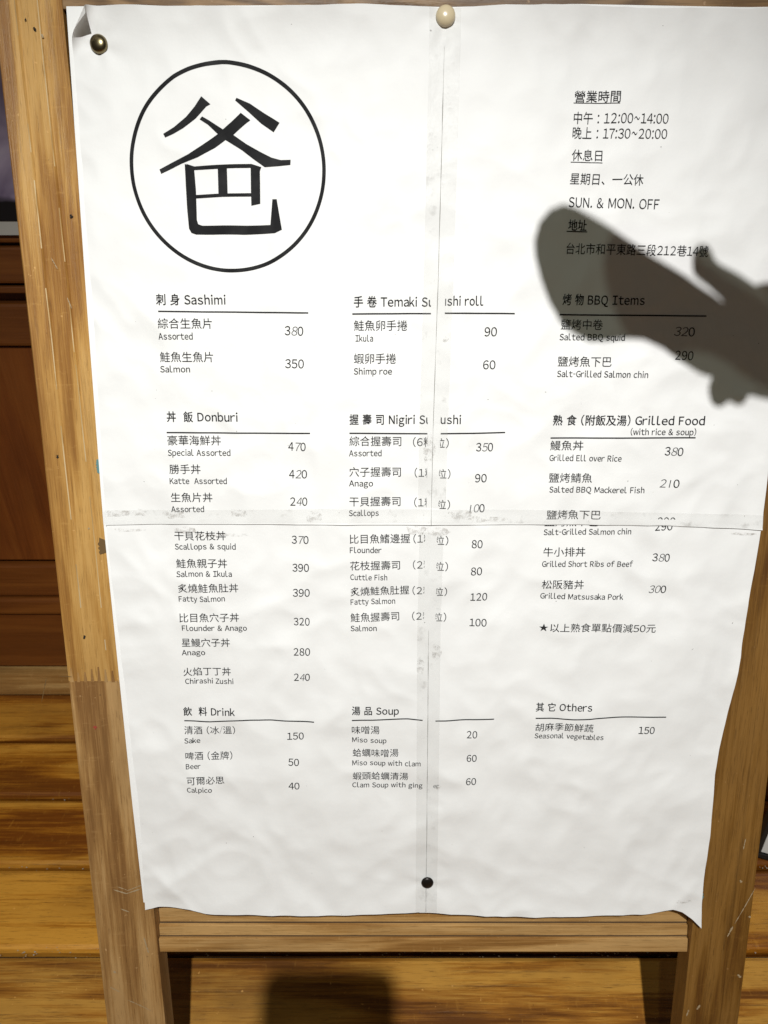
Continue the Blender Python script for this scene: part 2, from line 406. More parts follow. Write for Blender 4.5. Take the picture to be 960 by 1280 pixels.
def lift(u, v, top_sheet):
    if not top_sheet: return 0
    d = v - (14.59,-10.44)[1]
    return (.45 + .8*max(0, nz(u/26, 2.2, 7)) )*math.exp(-(d/6.0)**2) if d > -3 else .8
LAYER = {'BR': .0, 'BL': .35, 'TR': .7, 'TL': 1.05}
# corner roll at top left
RA, RB = (-244.57,366.00), (-220.21,404.78); RR = 6.0
def curl(u, v, n):
    dx, dy = RB[0]-RA[0], RB[1]-RA[1]; L = math.hypot(dx, dy)
    ex, ey = dx/L, dy/L
    nx, ny = -ey, ex                       # towards the loose corner
    d = (u-RA[0])*nx + (v-RA[1])*ny
    if d <= 0: return u, v, n
    a = d/RR
    am = 2.45; x_ = max(0, a-am)*RR; a = min(a, am)
    o = RR*math.sin(a) + x_*math.cos(am); hh = RR*(1-math.cos(a)) + x_*math.sin(am)
    return u + (o-d)*nx, v + (o-d)*ny, n + hh
def surf(key, u, v, off=0.0):
    h = height(u, v) + LAYER[key] + lift(u, v, key[0] == 'T') + off
    if key == 'TL' and u < -190 and v > 340: u, v, h = curl(u, v, h)
    return SP(u, v, h)
def poly_at(pts, t):
    """point at fraction t of a polyline"""
    L = [0]
    for a, b in zip(pts[:-1], pts[1:]): L.append(L[-1] + math.hypot(b[0]-a[0], b[1]-a[1]))
    s = t*L[-1]
    for i in range(len(pts)-1):
        if s <= L[i+1] or i == len(pts)-2:
            f = (s-L[i])/max(1e-9, L[i+1]-L[i]); a, b = pts[i], pts[i+1]
            return (a[0]+(b[0]-a[0])*f, a[1]+(b[1]-a[1])*f)
def coons(left, right, top, bot, s, t):
    l, r, T, B = poly_at(left, t), poly_at(right, t), poly_at(top, s), poly_at(bot, s)
    c00, c10, c01, c11 = poly_at(top, 0), poly_at(top, 1), poly_at(bot, 0), poly_at(bot, 1)
    return tuple((1-s)*l[i] + s*r[i] + (1-t)*T[i] + t*B[i] - ((1-s)*(1-t)*c00[i] + s*(1-t)*c10[i] + (1-s)*t*c01[i] + s*t*c11[i]) for i in (0, 1))
menu = empty('menu_poster', SP(45, -8, 2)); tag(menu, 'large white sushi menu of four taped paper sheets, circled black character at upper left', 'menu')
SHEET = {}
def sheet(key, left, right, top, bot, nu, nv, label):
    vs = []; fs = []
    for j in range(nv+1):
        for i in range(nu+1):
            u, v = coons(left, right, top, bot, i/nu, j/nv); vs.append(surf(key, u, v))
    for j in range(nv):
        for i in range(nu):
            a = j*(nu+1)+i; fs.append((a, a+nu+1, a+nu+2, a+1))
    o = mesh_obj('paper_sheet', vs, fs, M_paper, menu, smooth=True); o['label'] = label
    SHEET[key] = o
seam_t = [(47.71,403.12), (47.90,376.23), (47.12,294.45), (46.07,200.89), (43.61,72.50), (43.05,-11.19)]
seam_b = [(43.05,-11.19), (42.26,-113.44), (42.72,-203.34), (43.47,-348.97), (43.60,-422.07)]
sh = lambda pts, du, dv=0: [(a+du, b+dv) for a, b in pts]
TLl = [(-245.99,404.23), (-245.45,353.38), (-247.47,168.22), (-252.44,-11.19)]
sheet('TL', TLl, seam_t, [(-245.99,404.23), (-226.00,403.12), (-113.05,402.01), (0.00,403.68), (31.39,403.12), (47.71,403.12)], [(-253.17,-11.19), (-175.06,-10.44), (-43.78,-11.19), (43.05,-11.19)], 130, 170, 'upper left sheet with the circled black character')
sheet('TR', sh(seam_t, -7), [(336.57,402.57), (339.94,245.36), (341.99,55.42), (342.17,1.49), (342.70,-15.69)], [((42.69,403.12)), (138.11,403.12), (201.02,401.46), (282.81,400.35), (336.57,402.57)], [((37.21,-11.19)), (131.33,-11.19), (255.46,-12.31), (342.79,-16.44)], 110, 170, 'upper right sheet with opening hours')
sheet('BL', [(-251.49,0.00), (-252.39,-45.27), (-247.79,-198.25), (-244.53,-294.16), (-246.46,-419.16)], [((42.88,0.00))]+seam_b, [(-251.49,0.00), (42.88,0.00)], [(-246.46,-419.16), (-232.99,-416.26), (-199.05,-417.23), (-184.33,-421.10), (-124.66,-424.02), (-49.88,-424.99), (16.62,-423.04), (43.62,-423.04)], 110, 140, 'lower left sheet')
sheet('BR', [(37.07,0.00), (36.23,-113.44), (36.57,-348.97), (36.56,-423.04)], [(342.34,0.00), (341.07,-52.96), (338.62,-84.08), (338.77,-140.11), (328.41,-239.40), (326.97,-263.90), (328.53,-335.09), (326.98,-377.07), (326.25,-407.58), (327.50,-437.67)], [(37.07,0.00), (342.34,0.00)],
      [(36.56,-423.04), (66.48,-424.02), (182.93,-425.96), (265.86,-423.04), (296.83,-416.26), (307.13,-420.13), (317.82,-427.91), (327.50,-437.67)], 110, 140, 'lower right sheet with a creased bottom corner')
# the backing sheet peeps out along the left and top edges
def backing():
    l = [(-249.02,405.34), (-253.64,168.22), (-255.77,-7.45), (-253.32,-189.81), (-251.73,-294.16), (-248.94,-413.36)]
    r = [(338.09,405.34), (334.35,0.00), (319.04,-405.66)]
    t = [(-249.02,405.34), (0.00,406.44), (47.05,404.78), (150.44,407.00), (282.32,404.78), (338.09,405.34)]
    b_ = [(-248.94,-413.36), (16.57,-413.36), (319.04,-405.66)]
    vs = []; fs = []; nu, nv = 80, 120
    for j in range(nv+1):
        for i in range(nu+1):
            u, v = coons(l, r, t, b_, i/nu, j/nv); vs.append(SP(u, v, .25 + .1*nz(u/40, v/40, 8)))
    for j in range(nv):
        for i in range(nu):
            a = j*(nu+1)+i; fs.append((a, a+nu+1, a+nu+2, a+1))
    mesh_obj('backing_sheet', vs, fs, M_back, menu, smooth=True)
backing()
# clear tape over the seams
def tape(pts, w0, w1, label, hfun, seg=120):
    vs = []; fs = []
    m_ = 8
    for i in range(seg+1):
        c = poly_at(pts, i/seg); c2 = poly_at(pts, min(1, i/seg+.01)) if i < seg else poly_at(pts, 1); c1 = poly_at(pts, max(0, i/seg-.01))
        dx, dy = c2[0]-c1[0], c2[1]-c1[1]; L = math.hypot(dx, dy); nx, ny = -dy/L, dx/L
        for j in range(m_+1):
            f = w0 + (w1-w0)*j/m_; u, v = c[0]+nx*f, c[1]+ny*f
            vs.append(SP(u, v, height(u, v) + hfun(u, v)))
    for i in range(seg):
        for j in range(m_):
            a = i*(m_+1)+j; fs.append((a, a+1, a+m_+2, a+m_+1))
    o = mesh_obj('tape_strip', vs, fs, M_tape, menu, smooth=True); o['label'] = label
def LINE(key, pts, w, mat, name, seg=160):
    bm = bmesh.new(); prev = None
    for i in range(seg+1):
        c = poly_at(pts, i/seg); c2 = poly_at(pts, min(1, i/seg+.01)); c1 = poly_at(pts, max(0, i/seg-.01))
        dx, dy = c2[0]-c1[0], c2[1]-c1[1]; L = math.hypot(dx, dy)
        ww = w*(.55+.9*max(0, .5+nz(i*.13, w, 6)))/2
        a = bm.verts.new((c[0]-dy/L*ww, c[1]+dx/L*ww, 0)); b = bm.verts.new((c[0]+dy/L*ww, c[1]-dx/L*ww, 0))
        if prev: bm.faces.new((prev[0], prev[1], b, a))
        prev = (a, b)
    lay(bm, key, name, mat, .2)
top_h = lambda u, v: 1.05 + lift(u, v, True) + .30
tape([(-254.75,-4.09), (-43.65,-2.98), (130.98,-3.35), (342.56,-8.20)], -6.3, 6.3, 'clear tape strip along the horizontal seam', top_h)
tape(seam_t[:-1] + [(43.18,4.45)], -12.5, 12.5, 'clear tape strip down the upper seam', top_h)
tape([(43.14,-17.94)] + seam_b[1:], -11, 11, 'clear tape strip down the lower seam', lambda u, v: .35+.3)

# ------------------------------------------------------------ printing: real letter outlines laid on the paper
GC = {}
ROUND = set('038695acdeogqbpCGOQS&'); DIAG = set('AvwyxkVWXYKZz74/')
def glyph(ch, off):
    """outline of one character at em 1: (verts, faces, advance); western letters use the full-width cuts of the built-in CJK face"""
    if (ch, off) in GC: return GC[(ch, off)]
    if ch == ' ': r = ([], [], .36)
    else:
        wide = 33 <= ord(ch) <= 126
        c = chr(ord(ch)+0xFEE0) if wide else ch
        cu = bpy.data.curves.new('t', 'FONT'); cu.body = c; cu.size = 1; cu.offset = off; cu.resolution_u = 3
        ob = bpy.data.objects.new('t', cu); COL.objects.link(ob)
        dg = bpy.context.evaluated_depsgraph_get(); me = bpy.data.meshes.new_from_object(ob.evaluated_get(dg))
        bpy.data.objects.remove(ob); bpy.data.curves.remove(cu)
        vs = [(v.co.x, v.co.y) for v in me.vertices]; fs = [tuple(p.vertices) for p in me.polygons]
        bpy.data.meshes.remove(me)
        if wide:
            x0 = min(x for x, y in vs); x1 = max(x for x, y in vs)
            kx = {'~': .58, '-': .42, '/': .36, 'w': .92, 'm': .94}.get(ch, 1.0)
            sb = .045 if ch in ROUND else .012 if ch in DIAG else .078
            if ch in 'tfrjT': sb = .03
            if ch in '.:()': sb = .075
            if ch == '1': sb = .05
            vs = [((x-x0)*kx+sb, y) for x, y in vs]; r = (vs, fs, (x1-x0)*kx+2*sb)
        elif ch == '：':
            x0 = min(x for x, y in vs); vs = [(x-x0+.42, y) for x, y in vs]; r = (vs, fs, 1.0)
        else: r = (vs, fs, 1.0)
    GC[(ch, off)] = r
    return r
def glyphs(text, em, off):
    vs = []; fs = []; x = 0
    for ch in text:
        a, f, adv = glyph(ch, off); b = len(vs)
        vs += [((p+x)*em, q*em, 0) for p, q in a]; fs += [tuple(i+b for i in t) for t in f]; x += adv
    me = bpy.data.meshes.new('t'); me.from_pydata(vs, [], fs); return me
def lay(bm, key, name, mat, off=.28):
    """bm in sheet millimetres -> mesh on the paper surface, child of its sheet"""
    if not bm.verts: return
    for v in bm.verts: v.co = surf(key, v.co.x, v.co.y, off)
    c = sum((v.co for v in bm.verts), Vector())/len(bm.verts)
    for v in bm.verts: v.co -= c
    me = bpy.data.meshes.new(name); bm.to_mesh(me); bm.free(); me.materials.append(mat)
    o = bpy.data.objects.new(name, me); COL.objects.link(o); o.parent = SHEET[key]; o.location = c - world_loc(SHEET[key])
def T(key, text, p0, p1, em, off=0.0, mat=None, umin=None, umax=None, vmin=None, vmax=None, slant=0.0, name='printed_line', bold=0.0):
    """text from baseline point p0 to p1 (sheet mm); width is fitted"""
    me = glyphs(text, em, off)
    bm = bmesh.new(); bm.from_mesh(me)
    if bold:                                # struck twice, a hair apart, as the heavier cut
        n0_ = len(bm.verts); bm.from_mesh(me); bm.verts.ensure_lookup_table()
        for v in bm.verts[n0_:]: v.co.x += bold*em; v.co.y += .012*em
    bpy.data.meshes.remove(me)
    x0 = min(v.co.x for v in bm.verts); x1 = max(v.co.x for v in bm.verts)
    dx, dy = p1[0]-p0[0], p1[1]-p0[1]; L = math.hypot(dx, dy); k = L/(x1-x0); ex, ey = dx/L, dy/L
    for v in bm.verts:
        a = (v.co.x-x0)*k + slant*v.co.y; b = v.co.y
        v.co = Vector((p0[0] + ex*a - ey*b, p0[1] + ey*a + ex*b, 0))
    for lim, axis, sgn in ((umin, 0, -1), (umax, 0, 1), (vmin, 1, -1), (vmax, 1, 1)):
        if lim is None: continue
        co = [0, 0, 0]; co[axis] = lim; no = [0, 0, 0]; no[axis] = sgn
        bmesh.ops.bisect_plane(bm, geom=bm.verts[:]+bm.edges[:]+bm.faces[:], plane_co=co, plane_no=no, clear_outer=True)
    lay(bm, key, name, mat or M_ink)
def RULE(key, pts, w=1.15, mat=None, name='rule'):
    bm = bmesh.new(); prev = None; n_ = 40
    for i in range(n_+1):
        c = poly_at(pts, i/n_); a = bm.verts.new((c[0], c[1]+w/2, 0)); b = bm.verts.new((c[0], c[1]-w/2, 0))
        if prev: bm.faces.new((prev[0], prev[1], b, a))
        prev = (a, b)
    lay(bm, key, name, mat or M_ink)
def B(pt, em): return (pt[0], pt[1] + .10*em)      # foot of a Chinese line -> its Latin baseline
CJ = 9.4; LA = 7.1; HD = 9.9; NU = 10.1
THIN = -.004
def cj(key, s, p0, p1, **k): T(key, s, B(p0, CJ), B(p1, CJ), CJ, THIN, M_ink_thin, bold=.014, **k)
def la(key, s, p0, p1, **k): T(key, s, p0, p1, LA, .004, M_ink_thin, bold=.022, **k)
def hd(key, s, p0, p1, **k):
    T(key, s, p0, p1, HD, .006, M_ink, bold=.020, **k)
def nu(key, s, p0, p1, **k): T(key, s, p0, p1, NU, .0, k.pop('mat', M_ink_thin), bold=.016, **k)
def nu3(key, digits, p0, p1, pens):
    """a price whose pencilled digits are greyer than the printed ones"""
    n_ = len(digits)
    for i, ch in enumerate(digits):
        a, b = (i+.06)/n_, (i+.94)/n_
        q0 = (p0[0]+(p1[0]-p0[0])*a, p0[1]+(p1[1]-p0[1])*a); q1 = (p0[0]+(p1[0]-p0[0])*b, p0[1]+(p1[1]-p0[1])*b)
        pen = i in pens
        if ch == '1' and pen:                # a plain ruled stroke
            m0 = ((q0[0]+q1[0])/2, q0[1]); LINE(key, [m0, (m0[0]+.9, m0[1]+6.8)], .95, M_ink_pen, 'price_digit', 6); continue
        if ch == '1': m0 = (q0[0]*.62+q1[0]*.38, q0[1]); q1 = (q0[0]*.30+q1[0]*.70, q1[1]); q0 = m0
        T(key, ch, q0, q1, NU, -.006 if pen else .0, M_ink_pen if pen else M_ink_thin, bold=0 if pen else .016, slant=.16 if pen else 0, name='price_digit')

# upper left sheet
hd('TL', '刺 身 Sashimi', (-193.11,181.05), (-134.10,180.73)); RULE('TL', [(-191.81,175.15), (-64.31,173.83)])
cj('TL', '綜合生魚片', (-192.81,160.60), (-146.76,160.60)); la('TL', 'Assorted', (-193.27,151.93), (-163.76,151.93)); nu3('TL', '380', (-85.39,155.61), (-68.88,154.94), (1,))
cj('TL', '鮭魚生魚片', (-193.34,132.74), (-146.83,132.74)); la('TL', 'Salmon', (-193.57,124.38), (-167.80,124.38)); nu('TL', '350', (-85.19,127.99), (-69.20,127.65))
hd('TL', '丼  飯 Donburi', (-191.14,82.37), (-128.26,82.01)); RULE('TL', [(-191.81,72.29), (-65.25,71.58)])
cj('TL', '豪華海鮮丼', (-191.50,60.78), (-144.16,60.78)); la('TL', 'Special Assorted', (-191.74,51.84), (-136.04,51.84)); nu3('TL', '470', (-85.20,56.50), (-69.17,55.78), (1,))
cj('TL', '勝手丼', (-191.40,35.25), (-163.39,35.25)); la('TL', 'Katte  Assorted', (-191.61,26.52), (-140.46,26.52)); nu3('TL', '420', (-85.21,31.62), (-68.68,31.11), (1,))
cj('TL', '生魚片丼', (-191.62,9.63), (-154.31,9.63)); la('TL', 'Assorted', (-192.20,0.74), (-162.41,0.74)); nu3('TL', '240', (-84.85,6.67), (-68.90,6.30), (1,))
US = (39.91,181.38)[0]; US2 = (38.50,72.50)[0]; US3 = (38.36,29.43)[0]
hd('TL', '手 卷 Temaki Su', (-25.61,179.09), (42.34,179.09), umax=US); RULE('TL', [(-27.03,173.04), (40.03,173.37)])
cj('TL', '鮭魚卵手捲', (-25.79,158.94), (19.95,158.94)); la('TL', 'Ikula', (-24.49,150.26), (-9.31,150.26))
cj('TL', '蝦卵手捲', (-26.05,131.38), (10.42,131.38)); la('TL', 'Shimp roe', (-26.13,122.53), (6.97,122.53))
hd('TL', '握 壽 司 Nigiri Su', (-30.41,79.90), (41.37,79.90), umax=US2); RULE('TL', [(-30.50,71.65), (38.30,71.30)])
cj('TL', '綜合握壽司', (-30.62,60.07), (15.31,60.07)); T('TL', '(6粒', (25.63,60.43), (43.79,60.43), CJ, 0, M_ink_thin, umax=US3); la('TL', 'Assorted', (-31.07,51.34), (-2.14,51.34))
cj('TL', '穴子握壽司', (-30.91,32.71), (15.10,32.71)); T('TL', '(1粒', (27.31,33.07), (45.28,33.07), CJ, 0, M_ink_thin, umax=US3); la('TL', 'Anago', (-31.36,24.32), (-9.73,24.32))
cj('TL', '干貝握壽司', (-31.19,5.93), (14.87,5.93)); T('TL', '(1粒', (27.20,5.93), (45.34,5.93), CJ, 0, M_ink_thin, umax=US3); la('TL', 'Scallops', (-31.65,-2.75), (-4.73,-2.75))
# the circled character
def logo():
    cx, cy = ((-207.85,289.63)[0]+(-47.01,289.63)[0])/2, ((-123.87,366.28)[1]+(-131.48,207.01)[1])/2
    ro = (((-47.01,289.63)[0]-(-207.85,289.63)[0]) + ((-123.87,366.28)[1]-(-131.48,207.01)[1]))/4; ri = ro - 3.0
    bm = bmesh.new(); n_ = 180; prev = None; first = None
    for i in range(n_+1):
        a = 2*math.pi*i/n_
        p = (bm.verts.new((cx+ro*math.cos(a), cy+ro*math.sin(a), 0)), bm.verts.new((cx+ri*math.cos(a), cy+ri*math.sin(a), 0)))
        if prev: bm.faces.new((prev[0], p[0], p[1], prev[1]))
        prev = p
    lay(bm, 'TL', 'circle_mark', M_ink)
    strokes = STROKES
    bm = bmesh.new()
    for s in strokes:
        # smooth the traced outline a little between its corners, then fill
        f = bm.faces.new([bm.verts.new((x, y, 0)) for x, y in s])
    bmesh.ops.triangulate(bm, faces=bm.faces[:])
    for _ in range(3):
        es = [e for e in bm.edges if e.calc_length() > 5]
        if es: bmesh.ops.subdivide_edges(bm, edges=es, cuts=1)
        bmesh.ops.triangulate(bm, faces=[f for f in bm.faces if len(f.verts) > 4])
    lay(bm, 'TL', 'character_mark', M_ink, .32)
STROKES = [
    [(-146.02,340.49),(-139.13,334.86),(-142.52,333.27),(-151.58,324.76),(-161.81,317.44),(-169.52,313.32),(-176.79,310.27),(-178.18,312.96),(-169.22,317.98),(-159.36,325.47),(-151.88,333.09)],
    [(-118.08,339.62),(-107.74,335.74),(-95.94,328.31),(-84.25,321.55),(-89.19,314.40),(-98.96,320.84),(-108.41,329.02),(-119.14,337.68)],
    [(-115.06,328.66),(-107.66,323.33),(-111.29,320.84),(-122.27,311.88),(-128.93,308.29),(-137.08,302.87),(-151.29,295.62),(-165.41,290.88),(-182.16,283.38),(-183.32,286.68),(-173.28,291.61),(-159.06,297.80),(-148.84,303.96),(-134.18,313.32),(-122.38,322.26)],
    [(-146.42,326.18),(-141.11,323.33),(-128.96,315.83),(-122.24,312.60),(-111.35,305.40),(-99.76,299.43),(-91.60,295.62),(-84.15,293.80),(-76.04,293.98),(-76.34,290.15),(-86.28,289.24),(-97.40,288.51),(-105.89,294.16),(-115.48,301.06),(-128.90,309.01),(-134.20,312.96),(-142.06,320.12),(-148.50,324.04)],
    [(-162.44,290.88),(-158.02,288.69),(-154.98,286.49),(-154.50,270.65),(-155.18,248.23),(-154.17,244.84),(-151.01,243.71),(-113.94,243.71),(-94.18,244.08),(-91.89,263.97),(-88.29,263.97),(-84.63,240.30),(-90.77,237.64),(-114.23,236.69),(-156.25,236.69),(-160.21,238.02),(-162.03,241.44),(-162.58,255.75),(-162.65,274.35)],
    [(-161.45,290.88),(-154.64,288.87),(-135.76,289.97),(-108.20,290.88),(-100.17,288.51),(-101.48,285.39),(-108.91,287.96),(-127.97,287.23),(-155.79,286.13)],
    [(-108.91,287.96),(-101.46,285.76),(-101.70,274.35),(-102.02,260.61),(-109.49,259.12),(-109.42,270.65)],
    [(-135.49,287.59),(-127.94,287.96),(-128.49,268.06),(-136.12,267.31)],
    [(-155.69,267.31),(-136.87,268.24),(-109.29,268.80),(-109.20,266.20),(-132.99,265.83),(-155.44,264.71)],
]
logo()
# upper right sheet
def hr(s, p0, p1, em=9.9, **k): T('TR', s, B(p0, 7), B(p1, 7), em, k.pop('off', -.003), M_ink_thin, bold=k.pop('bold', .012), **k)
hr('營業時間', (152.66,336.56), (189.10,335.98), CJ, off=.0); RULE('TR', [(152.05,336.04), (188.82,335.40)], .55)
hr('中午：12:00~14:00', (152.63,320.41), (228.84,319.82)); hr('晚上：17:30~20:00', (152.29,309.44), (228.52,308.42))
hr('休息日', (152.58,292.95), (177.49,292.65), CJ); RULE('TR', [(151.98,292.04), (177.90,291.44)], .55)
hr('星期日、一公休', (152.27,275.34), (212.66,274.42), CJ)
T('TR', 'SUN. & MON. OFF', (151.94,257.80), (227.05,256.25), 10.4, -.002, M_ink_thin, bold=.014)
hr('地址', (152.62,239.72), (168.34,239.41), CJ, off=.004, bold=.03); RULE('TR', [(151.66,239.09), (169.05,238.78)], .8)
hr('台北市和平東路三段212巷14號', (152.31,221.40), (271.25,218.85), 9.7)
T('TR', 'Sushi roll', (43.35,179.88), (84.31,179.88), HD, .006, M_ink, bold=.020, umin=(51.88,180.07)[0]); RULE('TR', [(51.79,173.70), (111.53,173.37)])
nu('TR', '90', (86.11,154.61), (96.78,154.61)); nu('TR', '60', (85.56,126.97), (96.35,126.97))
T('TR', 'ushi', (49.86,79.90), (67.54,79.90), HD, .006, M_ink, bold=.020); RULE('TR', [(50.01,71.30), (107.07,72.29)])
for (a, b, c) in (((44.87,59.36), (57.34,59.36), (49.64,59.71)), ((46.73,31.98), (59.32,31.98), (49.03,32.34)), ((46.67,4.08), (59.52,4.08), (48.99,4.45))):
    T('TR', '粒)', a, b, CJ, 0, M_ink_thin, umin=c[0])
nu3('TR', '350', (81.30,55.64), (96.99,55.64), (1,)); nu('TR', '90', (81.36,27.97), (91.80,27.97)); nu3('TR', '100', (74.86,0.37), (91.21,0.37), (0,1))
hd('TR', '烤 物 BBQ Items', (151.48,181.05), (221.14,180.40)); RULE('TR', [(149.55,172.51), (274.93,171.33)])
cj('TR', '鹽烤中卷', (151.26,159.94), (187.03,159.60)); la('TR', 'Salted BBQ squid', (150.69,151.40), (206.93,150.93)); nu3('TR', '320', (247.60,155.14), (265.93,154.27), (0,1)); nu('TR', '290', (250.41,135.11), (266.08,134.44))
cj('TR', '鹽烤魚下巴', (150.15,129.01), (196.40,128.67)); la('TR', 'Salt-Grilled Salmon chin', (149.91,120.48), (228.42,119.60))
hd('TR', '熟 食 (附飯及湯) Grilled Food', (148.54,79.34), (281.93,78.85)); la('TR', '(with rice & soup)', (217.12,70.37), (274.99,70.02)); RULE('TR', [(147.38,67.40), (274.84,67.82)])
cj('TR', '鰻魚丼', (147.60,56.14), (176.84,56.14)); la('TR', 'Grilled Ell over Rice', (147.35,46.96), (211.04,46.67)); nu3('TR', '380', (248.48,52.20), (265.32,51.48), (1,))
cj('TR', '鹽烤鯖魚', (147.63,27.25), (186.16,27.25)); la('TR', 'Salted BBQ Mackerel Fish', (148.43,18.61), (233.70,18.10)); nu3('TR', '210', (246.63,23.23), (264.69,22.86), (0,1))
cj('TR', '鹽烤魚下巴', (147.15,-6.55), (195.95,-6.55), vmin=(160.24,-6.11)[1]); nu('TR', '290', (248.13,-11.94), (264.18,-11.94), vmin=(254.94,-6.33)[1])
# lower left sheet
cj('BL', '干貝花枝丼', (-191.39,-26.24), (-144.46,-26.24)); la('BL', 'Scallops & squid', (-191.56,-34.59), (-135.67,-34.59)); nu3('BL', '370', (-84.78,-29.27), (-68.64,-29.50), (1,))
cj('BL', '鮭魚親子丼', (-191.22,-52.42), (-144.25,-52.42)); la('BL', 'Salmon & Ikula', (-191.37,-60.68), (-140.17,-60.29)); nu('BL', '390', (-84.42,-55.65), (-69.09,-55.81))
cj('BL', '炙燒鮭魚肚丼', (-190.87,-76.24), (-134.93,-75.84)); la('BL', 'Fatty Salmon', (-191.04,-84.86), (-148.03,-84.47)); nu('BL', '390', (-84.72,-79.76), (-69.06,-80.15))
cj('BL', '比目魚穴子丼', (-191.18,-105.05), (-135.46,-104.65)); la('BL', 'Flounder & Anago', (-189.41,-113.04), (-128.68,-113.44)); nu('BL', '320', (-84.77,-108.64), (-69.70,-108.64))
cj('BL', '星鰻穴子丼', (-190.82,-129.79), (-145.30,-129.79)); la('BL', 'Anago', (-191.33,-138.08), (-169.27,-138.08)); nu('BL', '280', (-85.60,-138.48), (-70.01,-138.73))
cj('BL', '火焰丁丁丼', (-191.15,-159.80), (-145.93,-159.47)); la('BL', 'Chirashi Zushi', (-190.09,-167.67), (-144.02,-167.92)); nu3('BL', '240', (-86.31,-164.35), (-70.59,-164.76), (1,))
hd('BL', '飲  料 Drink', (-194.03,-200.54), (-143.98,-200.79)); RULE('BL', [(-193.62,-206.48), (-169.56,-207.42), (-132.15,-205.55), (-108.84,-205.72), (-67.67,-207.59)])
cj('BL', '清酒 (冰/溫)', (-194.12,-221.01), (-144.92,-221.26)); la('BL', 'Sake', (-194.68,-230.30), (-179.42,-230.48)); nu('BL', '150', (-94.29,-226.42), (-78.25,-226.68))
cj('BL', '啤酒 (金牌)', (-194.64,-248.98), (-148.92,-248.72)); la('BL', 'Beer', (-194.81,-258.18), (-180.58,-258.18)); nu('BL', '50', (-93.92,-253.96), (-83.43,-254.23))
cj('BL', '可爾必思', (-194.66,-275.40), (-157.67,-274.51)); la('BL', 'Calpico', (-195.14,-283.41), (-170.46,-283.68)); nu('BL', '40', (-94.43,-279.58), (-83.54,-279.85))
rows = [('比目魚鰭邊握', '(1', 'Flounder'), ('花枝握壽司', '(2', 'Cuttle Fish'), ('炙燒鮭魚肚握', '(2', 'Fatty Salmon'), ('鮭魚握壽司', '(2', 'Salmon')]
R1 = [((-31.20,-29.12), (23.85,-28.51), (26.78,-27.76), (45.12,-27.76), (37.43,-28.51), (-31.28,-37.63), (-2.21,-37.63)),
      ((-31.09,-54.50), (14.80,-53.73), (26.63,-52.57), (45.12,-52.19), (37.21,-52.96), (-31.18,-63.54), (2.97,-63.77)),
      ((-30.98,-79.76), (23.50,-77.80), (26.48,-77.41), (45.12,-77.02), (37.30,-77.80), (-31.06,-88.01), (10.47,-86.83)),
      ((-31.24,-105.05), (14.29,-103.46), (26.32,-102.66), (45.12,-102.26), (37.31,-103.06), (-31.32,-113.68), (-6.79,-113.44))]
for r_, q in zip(rows, R1):
    cj('BL', r_[0], q[0], q[1]); T('BL', r_[1]+'粒', q[2], q[3], CJ, 0, M_ink_thin, umax=q[4][0]); la('BL', r_[2], q[5], q[6])
hd('BL', '湯 品 Soup', (-31.03,-199.10), (14.35,-199.35)); RULE('BL', [(-31.09,-205.46), (-11.66,-205.29), (7.77,-204.19), (23.31,-203.59), (37.30,-204.70)])
cj('BL', '味噌湯', (-31.24,-220.66), (-4.30,-220.41)); la('BL', 'Miso soup', (-31.09,-229.44), (2.35,-229.87))
cj('BL', '蛤蠣味噌湯', (-30.70,-245.49), (14.17,-245.23)); la('BL', 'Miso soup with clam', (-31.18,-254.23), (35.92,-254.84))
cj('BL', '蝦頭蛤蠣清湯', (-30.94,-270.08), (23.80,-270.97)); la('BL', 'Clam Soup with ginge', (-31.41,-278.33), (42.16,-279.40), umax=(38.18,-278.96)[0])
# lower right sheet
for (a, b, c) in (((45.74,-29.65), (58.73,-29.65), (48.15,-29.27)), ((45.74,-54.11), (58.84,-54.11), (48.25,-53.73)), ((45.89,-78.58), (58.57,-78.58), (48.50,-78.58)), ((45.67,-103.85), (58.31,-103.85), (48.30,-103.85))):
    T('BR', '粒)', a, b, CJ, 0, M_ink_thin, umin=c[0])
for s, a, b in (('80', (80.11,-33.07), (90.03,-33.07)), ('80', (80.07,-59.13), (90.45,-59.13)), ('120', (80.35,-83.92), (96.04,-83.68)), ('100', (80.27,-109.20), (96.09,-109.20)),
                ('20', (80.55,-224.70), (90.72,-224.70)), ('60', (81.22,-250.99), (91.07,-250.99)), ('60', (81.06,-276.02), (91.15,-276.02)),
                ('150', (247.58,-220.41), (263.23,-220.75))):
    nu('BR', s, a, b)
T('BR', 'er', (48.93,-279.85), (54.50,-279.85), 6.6, -.004, M_ink_thin)
RULE('BR', [(49.76,-206.06), (73.84,-205.38), (106.45,-204.10)])
cj('BR', '鹽烤魚下巴', (146.02,-13.29), (194.94,-13.29), vmax=(160.55,-11.86)[1]); la('BR', 'Salt-Grilled Salmon chin', (145.68,-21.18), (225.41,-20.43)); nu('BR', '290', (246.34,-16.82), (262.39,-16.44), vmax=(255.46,-12.39)[1])
cj('BR', '牛小排丼', (145.93,-41.45), (184.63,-41.45)); la('BR', 'Grilled Short Ribs of Beef', (145.28,-50.88), (229.21,-51.03)); nu3('BR', '380', (246.55,-46.04), (262.80,-46.27), (1,))
cj('BR', '松阪豬丼', (145.95,-72.33), (184.67,-72.33)); la('BR', 'Grilled Matsusaka Pork', (145.28,-81.72), (222.29,-82.74)); nu3('BR', '300', (245.33,-76.63), (262.36,-77.02), (0,1))
cj('BR', '★以上熟食單點價減50元', (145.57,-114.64), (255.30,-115.85))
